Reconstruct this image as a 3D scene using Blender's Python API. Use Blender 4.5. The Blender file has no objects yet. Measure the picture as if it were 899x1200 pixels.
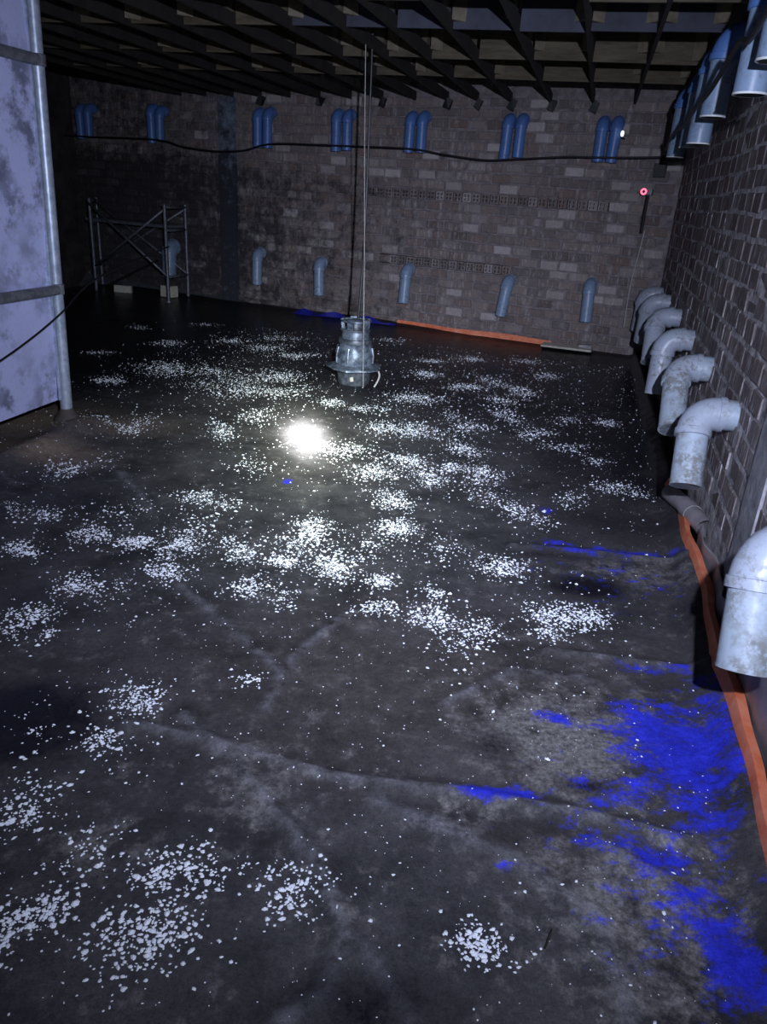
import bpy, bmesh, math, random
import numpy as np
from mathutils import Vector, Matrix, noise as mnoise
random.seed(7); rng = np.random.default_rng(7)
scene = bpy.context.scene
COL = scene.collection

# ------------------------------------------------------------------ camera, light, exposure
CAM_H = 1.4
cam_d = bpy.data.cameras.new('camera'); cam = bpy.data.objects.new('camera', cam_d); COL.objects.link(cam)
cam_d.sensor_fit = 'HORIZONTAL'; cam_d.sensor_width = 36.0; cam_d.lens = 36.0 * 885.0 / 899.0
cam_d.clip_start = 0.02; cam_d.clip_end = 60
_sl, _pp, _f = 0.066, 376.0, 885.0
_n = Vector((-_sl, 1, 0)).normalized(); _pt = math.atan2(_pp, _f)
_down = Vector((_n.x * math.cos(_pt), _n.y * math.cos(_pt), math.sin(_pt)))
_up = -_down
_fw = (Vector((0, 0, 1)) - Vector((0, 0, 1)).dot(_up) * _up).normalized()
_rt = _down.cross(_fw)
_R = Matrix((_rt, _fw, _up))                      # camera (x right, y down, z forward) -> world
_cr, _cu, _cf = _R @ Vector((1, 0, 0)), _R @ Vector((0, -1, 0)), _R @ Vector((0, 0, 1))
cam.matrix_world = Matrix(((_cr.x, _cu.x, -_cf.x, 0), (_cr.y, _cu.y, -_cf.y, 0), (_cr.z, _cu.z, -_cf.z, CAM_H), (0, 0, 0, 1)))
scene.camera = cam

world = bpy.data.worlds.new('world'); scene.world = world; world.use_nodes = True
world.node_tree.nodes['Background'].inputs[0].default_value = (0.25, 0.35, 1.0, 1)
world.node_tree.nodes['Background'].inputs[1].default_value = 0.0012

scene.view_settings.view_transform = 'Standard'; scene.view_settings.look = 'None'
scene.view_settings.exposure = 0.0; scene.view_settings.gamma = 1.0
scene.view_settings.use_curve_mapping = False

LAMP = Vector((0.23, 0.02, 1.68))                 # headlamp worn by the photographer, a little right of and above the lens
def lamp(name, target, power, cone, lobes, radius=0.018):
    """spot whose reflector throws the sum of gaussian lobes (weight, sigma in degrees, colour)"""
    d = bpy.data.lights.new(name, 'SPOT'); o = bpy.data.objects.new(name, d); COL.objects.link(o)
    d.energy = power; d.spot_size = math.radians(cone); d.spot_blend = 1.0; d.shadow_soft_size = radius
    o.location = LAMP
    o.rotation_euler = (Vector(target) - LAMP).to_track_quat('-Z', 'Y').to_euler()
    d.use_nodes = True; nt = d.node_tree; N = nt.nodes; L = nt.links
    em = N['Emission']; tc = N.new('ShaderNodeTexCoord'); sx = N.new('ShaderNodeSeparateXYZ'); L.new(tc.outputs['Normal'], sx.inputs[0])
    ab = N.new('ShaderNodeMath'); ab.operation = 'ABSOLUTE'; L.new(sx.outputs['Z'], ab.inputs[0])
    mn = N.new('ShaderNodeMath'); mn.operation = 'MINIMUM'; L.new(ab.outputs[0], mn.inputs[0]); mn.inputs[1].default_value = 1.0
    ac = N.new('ShaderNodeMath'); ac.operation = 'ARCCOSINE'; L.new(mn.outputs[0], ac.inputs[0])
    prev = None
    for w, sg, c in lobes:
        dv = N.new('ShaderNodeMath'); dv.operation = 'DIVIDE'; L.new(ac.outputs[0], dv.inputs[0]); dv.inputs[1].default_value = math.radians(sg)
        sq = N.new('ShaderNodeMath'); sq.operation = 'MULTIPLY'; L.new(dv.outputs[0], sq.inputs[0]); L.new(dv.outputs[0], sq.inputs[1])
        ng = N.new('ShaderNodeMath'); ng.operation = 'MULTIPLY'; L.new(sq.outputs[0], ng.inputs[0]); ng.inputs[1].default_value = -1.0
        ex = N.new('ShaderNodeMath'); ex.operation = 'EXPONENT'; L.new(ng.outputs[0], ex.inputs[0])
        vm = N.new('ShaderNodeVectorMath'); vm.operation = 'SCALE'; vm.inputs[0].default_value = [w * k for k in c]; L.new(ex.outputs[0], vm.inputs['Scale'])
        if prev is None: prev = vm
        else:
            ad = N.new('ShaderNodeVectorMath'); ad.operation = 'ADD'; L.new(prev.outputs[0], ad.inputs[0]); L.new(vm.outputs[0], ad.inputs[1]); prev = ad
    L.new(prev.outputs[0], em.inputs['Color']); em.inputs['Strength'].default_value = 1.0
    return o
lamp('headlamp_hot_spot', (-0.50, 4.36, 0), 4000, 70, [(24.0, 1.22, (1.0, 1.0, 0.96)), (1.0, 3.6, (0.95, 1.0, 0.74)), (0.42, 8.5, (0.88, 1.0, 0.86))])
lamp('headlamp_flood', (0.10, 5.9, 0.15), 930, 160, [(1.0, 15, (0.72, 0.77, 1.0)), (0.74, 38, (0.70, 0.76, 1.0))])

# ------------------------------------------------------------------ frames of the two built walls
RP, RD, RN = Vector((1.0, 1.243, 0)), Vector((.232, .9727, 0)).normalized(), Vector((.9727, -.232, 0)).normalized()   # right wall: along, outward
BP, BD, BN = Vector((1.75, 7.93, 0)), Vector((1, -.42, 0)).normalized(), Vector((.42, 1, 0)).normalized()             # back wall: along (to the right), outward
RZ_R = math.atan2(RD.y, RD.x)                     # local x along right wall, y into the room
RZ_B = math.atan2(-BD.y, -BD.x)                   # local x along back wall to the left, y into the room
def RW(s, o=0, z=0): return RP + RD * s - RN * o + Vector((0, 0, z))
def BW(u, o=0, z=0): return BP + BD * u - BN * o + Vector((0, 0, z))
def back_s(t): return 6.541 - .165 * t            # where the back wall meets the right-wall frame

# ------------------------------------------------------------------ helpers
def tag(o, label=None, cat=None, group=None, kind=None):
    if label: o['label'] = label
    if cat: o['category'] = cat
    if group: o['group'] = group
    if kind: o['kind'] = kind
    return o
def empty(name, loc, rz=0):
    o = bpy.data.objects.new(name, None); COL.objects.link(o); o.location = loc; o.rotation_euler = (0, 0, rz); o.empty_display_size = .1
    return o
def link(name, me, parent=None, loc=None, rz=None):
    o = bpy.data.objects.new(name, me); COL.objects.link(o); o.parent = parent
    if loc is not None: o.location = loc
    if rz is not None: o.rotation_euler = (0, 0, rz)
    return o
class MB:
    """collects vertices and faces of one mesh"""
    def __init__(self): self.v = []; self.f = []
    def add(self, vs, fs):
        b = len(self.v); self.v += [tuple(p) for p in vs]; self.f += [tuple(i + b for i in q) for q in fs]; return self
    def box(self, c, size, rot=None, jit=0):
        hx, hy, hz = size[0] / 2, size[1] / 2, size[2] / 2; vs = []
        for x in (-hx, hx):
            for y in (-hy, hy):
                for z in (-hz, hz):
                    p = Vector((x + random.uniform(-jit, jit), y + random.uniform(-jit, jit), z + random.uniform(-jit, jit)))
                    if rot is not None: p = rot @ p
                    vs.append(p + Vector(c))
        return self.add(vs, [(0, 1, 3, 2), (4, 6, 7, 5), (0, 4, 5, 1), (2, 3, 7, 6), (0, 2, 6, 4), (1, 5, 7, 3)])
    def tube(self, path, radii, n=14, cap=True, inner=None):
        path = [Vector(p) for p in path]
        if not isinstance(radii, (list, tuple)): radii = [radii] * len(path)
        rings = []; ref = None
        for i, p in enumerate(path):
            a = path[max(i - 1, 0)]; b = path[min(i + 1, len(path) - 1)]
            d = (b - a)
            if d.length < 1e-9: d = (path[-1] - path[0])
            d.normalize()
            if ref is None:
                ref = d.orthogonal().normalized()
            ref = (ref - d * ref.dot(d)).normalized(); w = d.cross(ref)
            rings.append([p + (ref * math.cos(2 * math.pi * k / n) + w * math.sin(2 * math.pi * k / n)) * radii[i] for k in range(n)])
        vs = [q for r in rings for q in r]; fs = []
        for i in range(len(rings) - 1):
            for k in range(n):
                fs.append((i * n + k, i * n + (k + 1) % n, (i + 1) * n + (k + 1) % n, (i + 1) * n + k))
        if cap:
            fs.append(tuple(reversed(range(n)))); m = (len(rings) - 1) * n; fs.append(tuple(range(m, m + n)))
        return self.add(vs, fs)
    def lathe(self, prof, n=28, c=(0, 0, 0), wob=None):
        vs = []; fs = []
        for i, (r, z) in enumerate(prof):
            for k in range(n):
                a = 2 * math.pi * k / n; rr = r * (1 + (wob(i, a) if wob else 0))
                vs.append((c[0] + rr * math.cos(a), c[1] + rr * math.sin(a), c[2] + z))
        for i in range(len(prof) - 1):
            for k in range(n):
                fs.append((i * n + k, i * n + (k + 1) % n, (i + 1) * n + (k + 1) % n, (i + 1) * n + k))
        return self.add(vs, fs)
    def mesh(self, name, mat, smooth=False):
        me = bpy.data.meshes.new(name); me.from_pydata(self.v, [], self.f); me.update()
        if mat: me.materials.append(mat)
        bm = bmesh.new(); bm.from_mesh(me); bmesh.ops.recalc_face_normals(bm, faces=bm.faces)
        if smooth:
            for f_ in bm.faces: f_.smooth = len(f_.verts) < 6
            for e in bm.edges:
                if len(e.link_faces) == 2 and e.calc_face_angle(0) > math.radians(38): e.smooth = False
        bm.to_mesh(me); bm.free()
        return me
    def build(self, name, mat, parent=None, smooth=False, loc=None, rz=None):
        return link(name, self.mesh(name, mat, smooth), parent, loc, rz)

# ------------------------------------------------------------------ materials
def nodes(name):
    m = bpy.data.materials.new(name); m.use_nodes = True
    return m, m.node_tree.nodes, m.node_tree.links, m.node_tree.nodes['Principled BSDF']
def nz(N, L, scale, detail=4, rough=.6, vec=None, stretch=None):
    t = N.new('ShaderNodeTexNoise'); t.inputs['Scale'].default_value = scale; t.inputs['Detail'].default_value = detail; t.inputs['Roughness'].default_value = rough
    if vec is None:
        g = N.new('ShaderNodeNewGeometry'); vec = g.outputs['Position']
    if stretch:
        mp = N.new('ShaderNodeMapping'); mp.inputs['Scale'].default_value = stretch; L.new(vec, mp.inputs[0]); vec = mp.outputs[0]
    L.new(vec, t.inputs['Vector']); return t.outputs['Fac']
def ramp(N, L, fac, a, b, ca=(0, 0, 0, 1), cb=(1, 1, 1, 1)):
    r = N.new('ShaderNodeValToRGB'); r.color_ramp.elements[0].position = a; r.color_ramp.elements[1].position = b
    r.color_ramp.elements[0].color = ca; r.color_ramp.elements[1].color = cb; L.new(fac, r.inputs[0]); return r.outputs['Color']
def mix(N, L, fac, a, b, mode='MIX'):
    m = N.new('ShaderNodeMix'); m.data_type = 'RGBA'; m.blend_type = mode
    for sock, val in ((m.inputs[0], fac), (m.inputs[6], a), (m.inputs[7], b)):
        if isinstance(val, (int, float)): sock.default_value = val
        elif isinstance(val, tuple): sock.default_value = val if len(val) == 4 else val + (1,)
        else: L.new(val, sock)
    return m.outputs[2]
def mth(N, L, op, a, b=None, clamp=False):
    m = N.new('ShaderNodeMath'); m.operation = op; m.use_clamp = clamp
    for i, val in enumerate((a, b)):
        if val is None: continue
        if isinstance(val, (int, float)): m.inputs[i].default_value = val
        else: L.new(val, m.inputs[i])
    return m.outputs[0]
def bump(N, L, bsdf, h, strength=.4, dist=.01):
    b = N.new('ShaderNodeBump'); b.inputs['Strength'].default_value = strength; b.inputs['Distance'].default_value = dist
    L.new(h, b.inputs['Height']); L.new(b.outputs[0], bsdf.inputs['Normal'])
def simple(name, ca, cb, scale=20, rough=.6, metal=0, bs=.2, lo=.35, hi=.7, stretch=None, spec=.5, dist=.004):
    m, N, L, B = nodes(name); f = nz(N, L, scale, 5, .65, stretch=stretch)
    L.new(ramp(N, L, f, lo, hi, ca + (1,), cb + (1,)), B.inputs['Base Color'])
    B.inputs['Roughness'].default_value = rough; B.inputs['Metallic'].default_value = metal; B.inputs['Specular IOR Level'].default_value = spec
    bump(N, L, B, f, bs, dist); return m
def brick_material(name, colours, lime, mould):
    m, N, L, B = nodes(name)
    oi = N.new('ShaderNodeObjectInfo'); ge = N.new('ShaderNodeNewGeometry')
    rnd = mth(N, L, 'FRACT', mth(N, L, 'ADD', oi.outputs['Random'], ge.outputs['Random Per Island']))
    cr = N.new('ShaderNodeValToRGB'); els = cr.color_ramp.elements
    while len(els) < len(colours): els.new(.5)
    for i, c in enumerate(colours): els[i].position = i / (len(colours) - 1); els[i].color = c + (1,)
    L.new(rnd, cr.inputs[0]); c = cr.outputs[0]
    fine = nz(N, L, 60, 6, .7)
    c = mix(N, L, .55, c, ramp(N, L, fine, .3, .75, (.35, .33, .33, 1), (1, 1, 1, 1)), 'MULTIPLY')
    if lime:
        st = nz(N, L, 9, 6, .75, stretch=(1.6, 1.6, .35)); st2 = nz(N, L, 1.6, 3)
        k = mth(N, L, 'MULTIPLY', ramp(N, L, st, .52, .66), ramp(N, L, st2, .35, .60)); c = mix(N, L, mth(N, L, 'MULTIPLY', k, lime), c, (.62, .6, .62))
        st3 = nz(N, L, 34, 5, .7, stretch=(1, 1, .22)); c = mix(N, L, mth(N, L, 'MULTIPLY', mth(N, L, 'MULTIPLY', ramp(N, L, st3, .56, .64), ramp(N, L, st2, .30, .55)), lime * .8), c, (.66, .64, .67))
    c = mould_mix(N, L, c, mould)
    L.new(c, B.inputs['Base Color']); B.inputs['Roughness'].default_value = .85; B.inputs['Specular IOR Level'].default_value = .25
    bump(N, L, B, fine, .5, .006); return m
def mould_mix(N, L, c, mould, extra=0):
    """black mould spreading from the damp far-left end of the back wall (world position, own shape)"""
    if not mould: return c
    g = N.new('ShaderNodeNewGeometry'); sx = N.new('ShaderNodeSeparateXYZ'); L.new(g.outputs['Position'], sx.inputs[0])
    mr = N.new('ShaderNodeMapRange'); L.new(sx.outputs['X'], mr.inputs[0]); mr.inputs[1].default_value = 1.2; mr.inputs[2].default_value = -3.2; mr.inputs[3].default_value = -.10; mr.inputs[4].default_value = .24
    mz = N.new('ShaderNodeMapRange'); L.new(sx.outputs['Z'], mz.inputs[0]); mz.inputs[1].default_value = 1.45; mz.inputs[2].default_value = 1.75; mz.inputs[3].default_value = 0; mz.inputs[4].default_value = -.16
    n1 = nz(N, L, 6.5, 10, .82)
    k = ramp(N, L, mth(N, L, 'ADD', mth(N, L, 'ADD', mth(N, L, 'ADD', n1, extra), mr.outputs[0]), mz.outputs[0]), .50, .68)
    return mix(N, L, mth(N, L, 'MULTIPLY', k, mould), c, (.022, .022, .026))

M = {}
M['brick_right'] = brick_material('brick_right', [(.15, .12, .12), (.23, .185, .18), (.185, .15, .155), (.28, .23, .215), (.17, .14, .145)], .95, 0)
M['brick_back'] = brick_material('brick_back', [(.15, .12, .11), (.30, .265, .255), (.21, .155, .135), (.27, .225, .205), (.17, .15, .145), (.25, .205, .18), (.50, .46, .45)], .35, .88)
def mortar(name, ca, cb, mould, sc=14, extra=0):
    m, N, L, B = nodes(name); f = nz(N, L, sc, 7, .7)
    c = ramp(N, L, f, .35, .68, ca + (1,), cb + (1,)); c = mould_mix(N, L, c, mould, extra)
    L.new(c, B.inputs['Base Color']); B.inputs['Roughness'].default_value = .9; B.inputs['Specular IOR Level'].default_value = .2; bump(N, L, B, f, .7, .015); return m
M['mortar_right'] = mortar('mortar_right', (.14, .13, .135), (.78, .75, .78), 0, 16)
M['mortar_back'] = mortar('mortar_back', (.13, .115, .115), (.28, .25, .25), .88)
M['plaster'] = mortar('plaster', (.22, .22, .24), (.42, .42, .45), 0)
M['plaster_back'] = mortar('plaster_back', (.15, .18, .24), (.24, .28, .36), .92, 14, .10)
M['render_dark'] = simple('render_dark', (.03, .035, .04), (.11, .12, .14), 8, .8)
M['concrete'] = simple('concrete', (.03, .026, .024), (.09, .075, .065), 6, .8, bs=.5)
M['dark_wall'] = simple('dark_wall', (.02, .018, .018), (.07, .06, .055), 5, .9)
M['wood'] = simple('wood', (.045, .037, .021), (.11, .092, .055), 5, .8, stretch=(1, 1, 6), bs=.3)
M['wood_dark'] = simple('wood_dark', (.010, .009, .007), (.028, .024, .018), 5, .85, stretch=(6, 1, 1))
M['wood_blue'] = simple('wood_blue', (.025, .027, .04), (.05, .053, .078), 6, .8)
M['wood_pale'] = simple('wood_pale', (.11, .095, .065), (.21, .185, .13), 12, .8)
M['slab'] = simple('slab', (.012, .011, .009), (.03, .027, .02), 4, .9)
def pvc(name, base, dirt, lo, hi, rough=.38):
    m, N, L, B = nodes(name); oi = N.new('ShaderNodeObjectInfo')
    ge = N.new('ShaderNodeNewGeometry')
    f = nz(N, L, 38, 8, .76); g = nz(N, L, 7, 4, .6)
    k = mth(N, L, 'MULTIPLY', ramp(N, L, f, lo, hi), ramp(N, L, g, .42, .58))
    c = mix(N, L, mth(N, L, 'MULTIPLY', k, .85), base, dirt)
    f2 = nz(N, L, 90, 4, .6); c = mix(N, L, .25, c, ramp(N, L, f2, .3, .7, (.6, .6, .6, 1), (1, 1, 1, 1)), 'MULTIPLY')
    L.new(c, B.inputs['Base Color'])
    L.new(ramp(N, L, k, 0, 1, (rough,) * 3 + (1,), (.85,) * 3 + (1,)), B.inputs['Roughness']); bump(N, L, B, f, .12, .003); return m
M['pvc_grey'] = pvc('pvc_grey', (.34, .385, .465), (.16, .15, .13), .48, .60)
M['pvc_stained'] = pvc('pvc_stained', (.36, .43, .51), (.17, .17, .15), .42, .52)
M['pvc_blue'] = pvc('pvc_blue', (.09, .19, .46), (.05, .06, .08), .52, .66)
M['pvc_bluegrey'] = pvc('pvc_bluegrey', (.22, .31, .44), (.10, .10, .10), .5, .62)
M['pvc_rim'] = simple('pvc_rim', (.6, .62, .62), (.75, .77, .75), 30, .5)
M['sheet'] = None
def sheet_material():
    m, N, L, B = nodes('panel_sheet'); f = nz(N, L, 5.5, 9, .72); g = nz(N, L, 2.2, 3); fine = nz(N, L, 70, 4)
    k = mth(N, L, 'MULTIPLY', ramp(N, L, f, .47, .58), ramp(N, L, g, .36, .58))
    c = mix(N, L, mth(N, L, 'MULTIPLY', k, .9), (.60, .64, .98), (.15, .17, .25))
    c = mix(N, L, .2, c, ramp(N, L, fine, .3, .7, (.6, .6, .6, 1), (1, 1, 1, 1)), 'MULTIPLY')
    L.new(c, B.inputs['Base Color']); B.inputs['Roughness'].default_value = .6; bump(N, L, B, f, .1, .004); return m
M['sheet'] = sheet_material()
M['galv'] = simple('galvanised', (.30, .36, .46), (.55, .62, .72), 25, .4, .35, .15)
M['steel_dark'] = simple('steel_dark', (.10, .11, .13), (.24, .25, .28), 30, .5, .5)
M['rail'] = simple('rail', (.10, .11, .12), (.25, .26, .29), 20, .6, .2)
M['cable'] = simple('cable', (.006, .006, .008), (.014, .014, .016), 40, .5)
M['string'] = simple('string', (.35, .35, .33), (.5, .5, .47), 60, .8)
M['iron'] = simple('iron', (.045, .06, .085), (.25, .30, .37), 16, .38, .35, .5, .38, .68)
M['iron_dark'] = simple('iron_dark', (.03, .035, .045), (.14, .16, .19), 22, .45, .2, .4)
M['orange'] = simple('orange', (.66, .15, .055), (.80, .30, .18), 12, .55, bs=.3, spec=.3)
M['blue_sheet'] = simple('blue_sheet', (.006, .008, .12), (.014, .02, .34), 9, .5)
M['skirt'] = simple('skirt', (.15, .14, .15), (.32, .30, .32), 5, .45, bs=.3)
M['black'] = simple('black', (.004, .004, .005), (.01, .01, .012), 30, .6)
M['dropping'] = simple('dropping', (.72, .76, .84), (.92, .95, .99), 90, .75, bs=.3)
M['bone'] = simple('bone', (.45, .42, .34), (.62, .6, .52), 30, .8)
M['twig'] = simple('twig', (.008, .007, .006), (.02, .017, .014), 40, .8)
def emit(name, col, s):
    m, N, L, B = nodes(name); B.inputs['Base Color'].default_value = (.02, .02, .02, 1); B.inputs['Emission Color'].default_value = col + (1,); B.inputs['Emission Strength'].default_value = s; return m
M['red_led'] = emit('red_led', (1.0, .12, .22), 2.2)
M['white_led'] = emit('white_led', (.85, .9, 1.0), 1.6)

# ------------------------------------------------------------------ floor data (metres): dropping clumps, liner folds, stains
CLUMPS = [(-0.781, 1.352, 0.083, 0.08, 150), (-0.675, 1.083, 0.065, 0.047, 110), (-0.377, 1.22, 0.103, 0.07, 190), (-0.153, 1.188, 0.078, 0.061, 140), (-0.442, 1.041,
    0.087, 0.096, 260), (-0.706, 1.588, 0.053, 0.055, 60), (-0.677, 1.007, 0.029, 0.049, 60), (-0.616, 1.106, 0.052, 0.043, 60), (0.257, 1.063, 0.059, 0.045, 150), (-0.653,
    1.796, 0.075, 0.09, 170), (-0.709, 1.598, 0.04, 0.042, 40), (-1.605, 3.555, 0.082, 0.114, 120), (-1.565, 3.002, 0.092, 0.088, 110), (-1.432, 2.678, 0.087, 0.073, 130),
    (-1.195, 2.846, 0.093, 0.086, 150), (-1.009, 2.791, 0.082, 0.082, 140), (-0.808, 2.741, 0.088, 0.102, 190), (-0.839, 2.543, 0.076, 0.077, 150), (-1.08, 2.415, 0.078,
    0.073, 140), (-1.158, 2.165, 0.088, 0.097, 190), (-1.056, 2.082, 0.032, 0.043, 25), (-0.865, 3.327, 0.104, 0.097, 150), (-0.562, 2.731, 0.082, 0.108, 160), (-0.47, 2.459,
    0.063, 0.071, 120), (-0.379, 1.901, 0.046, 0.035, 35), (-1.049, 4.324, 0.085, 0.153, 130), (-0.304, 3.087, 0.1, 0.149, 260), (0.123, 3.137, 0.099, 0.124, 220), (-0.38,
    2.666, 0.067, 0.066, 120), (-0.182, 2.665, 0.102, 0.109, 260), (0.017, 2.565, 0.066, 0.061, 110), (0.236, 2.521, 0.046, 0.053, 60), (-0.027, 2.373, 0.068, 0.06, 120),
    (0.49, 2.723, 0.121, 0.114, 220), (0.652, 3.332, 0.102, 0.149, 150), (0.528, 3.833, 0.082, 0.148, 180), (0.366, 3.979, 0.079, 0.1, 100), (0.911, 3.526, 0.072, 0.118, 60),
    (0.166, 2.321, 0.08, 0.075, 180), (0.378, 2.273, 0.098, 0.09, 230), (0.638, 2.392, 0.097, 0.093, 230), (0.774, 2.403, 0.085, 0.075, 150), (1.199, 3.765, 0.126, 0.12,
    150), (0.598, 2.284, 0.068, 0.046, 80), (1.511, 5.098, 0.097, 0.114, 90), (1.25, 5.1, 0.116, 0.113, 60), (-1.642, 5.854, 0.263, 0.235, 420), (-1.269, 5.397, 0.209, 0.302,
    420), (-1.267, 6.934, 0.197, 0.197, 150), (-0.88, 5.929, 0.192, 0.235, 220), (-0.793, 5.347, 0.186, 0.195, 200), (0.137, 5.518, 0.186, 0.179, 260), (-0.085, 4.595, 0.166,
    0.166, 220), (0.239, 4.576, 0.168, 0.146, 220), (0.5, 4.824, 0.13, 0.141, 170), (0.848, 5.111, 0.127, 0.134, 140), (0.486, 4.288, 0.117, 0.131, 170), (0.08, 4.052, 0.129,
    0.133, 200), (0.218, 3.774, 0.103, 0.104, 160), (-0.1, 3.741, 0.138, 0.141, 240), (-0.265, 4.132, 0.139, 0.153, 200), (-0.001, 3.402, 0.118, 0.109, 200), (-1.57, 4.348,
    0.128, 0.141, 180), (-2.038, 5.366, 0.118, 0.129, 120), (0.285, 6.271, 0.167, 0.129, 160), (0.58, 5.905, 0.159, 0.145, 160), (0.841, 6.123, 0.151, 0.155, 140), (1.031,
    5.888, 0.132, 0.145, 140), (1.322, 6.478, 0.13, 0.139, 120), (0.839, 5.524, 0.137, 0.129, 120), (0.908, 4.725, 0.118, 0.117, 120), (1.086, 4.496, 0.125, 0.108, 90),
    (1.249, 4.287, 0.087, 0.084, 50), (0.774, 6.941, 0.136, 0.117, 100), (0.3, 6.828, 0.132, 0.113, 90), (1.269, 7.097, 0.142, 0.123, 80), (-1.554, 7.175, 0.145, 0.126, 90),
    (-2.045, 6.911, 0.167, 0.12, 90), (-0.833, 6.612, 0.153, 0.143, 120), (-2.434, 6.269, 0.122, 0.103, 50), (-2.553, 7.507, 0.129, 0.094, 40), (-1.997, 7.995, 0.159, 0.104,
    40), (-1.106, 7.428, 0.153, 0.133, 80), (-0.023, 7.728, 0.129, 0.142, 60), (-0.862, 4.703, 0.12, 0.156, 120), (-0.162, 5.084, 0.109, 0.132, 120), (-0.443, 5.243, 0.136,
    0.14, 120), (-0.747, 3.816, 0.136, 0.162, 60), (-1.475, 3.672, 0.127, 0.159, 25), (0.536, 3.551, 0.135, 0.142, 80), (0.266, 2.877, 0.111, 0.115, 60), (-0.419, 2.857,
    0.143, 0.165, 140), (-0.725, 2.937, 0.145, 0.193, 120), (-0.354, 2.429, 0.094, 0.095, 60), (-1.185, 3.095, 0.148, 0.148, 60), (-1.007, 2.405, 0.121, 0.131, 40), (-0.855,
    1.618, 0.056, 0.055, 20), (-0.596, 1.239, 0.093, 0.098, 60), (-0.098, 2.906, 0.147, 0.168, 120)]
FOLDS = [
    [(-0.666, 1.672), (-0.419, 1.626), (-0.085, 1.521), (0.243, 1.491), (0.578, 1.435), (0.791, 1.378)] ,
    [(-0.526, 1.723), (-0.331, 1.536), (-0.196, 1.374), (-0.097, 1.256), (-0.025, 1.071), (-0.051, 0.946), (-0.123, 0.894)] ,
    [(-0.736, 2.442), (-0.49, 2.178), (-0.283, 1.956)] ,
    [(0.579, 2.175), (0.833, 2.154), (1.094, 2.125)] ,
    [(0.57, 2.99), (0.941, 2.978), (1.298, 2.931)] ,
    [(0.027, 1.448), (0.348, 1.292), (0.511, 1.15), (0.524, 0.936)] ,
    [(-0.137, 2.277), (-0.256, 2.052), (-0.307, 1.785)] ,
    [(0.216, 1.839), (0.445, 2.037), (0.688, 2.018)] ,
    [(0.109, 0.909), (0.025, 1.037), (-0.029, 1.071)] ,
    [(0.56, 1.359), (0.708, 1.251), (0.748, 1.016)] ,
    [(-1.645, 3.449), (-1.456, 3.743), (-1.039, 3.12)] ,]
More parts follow.
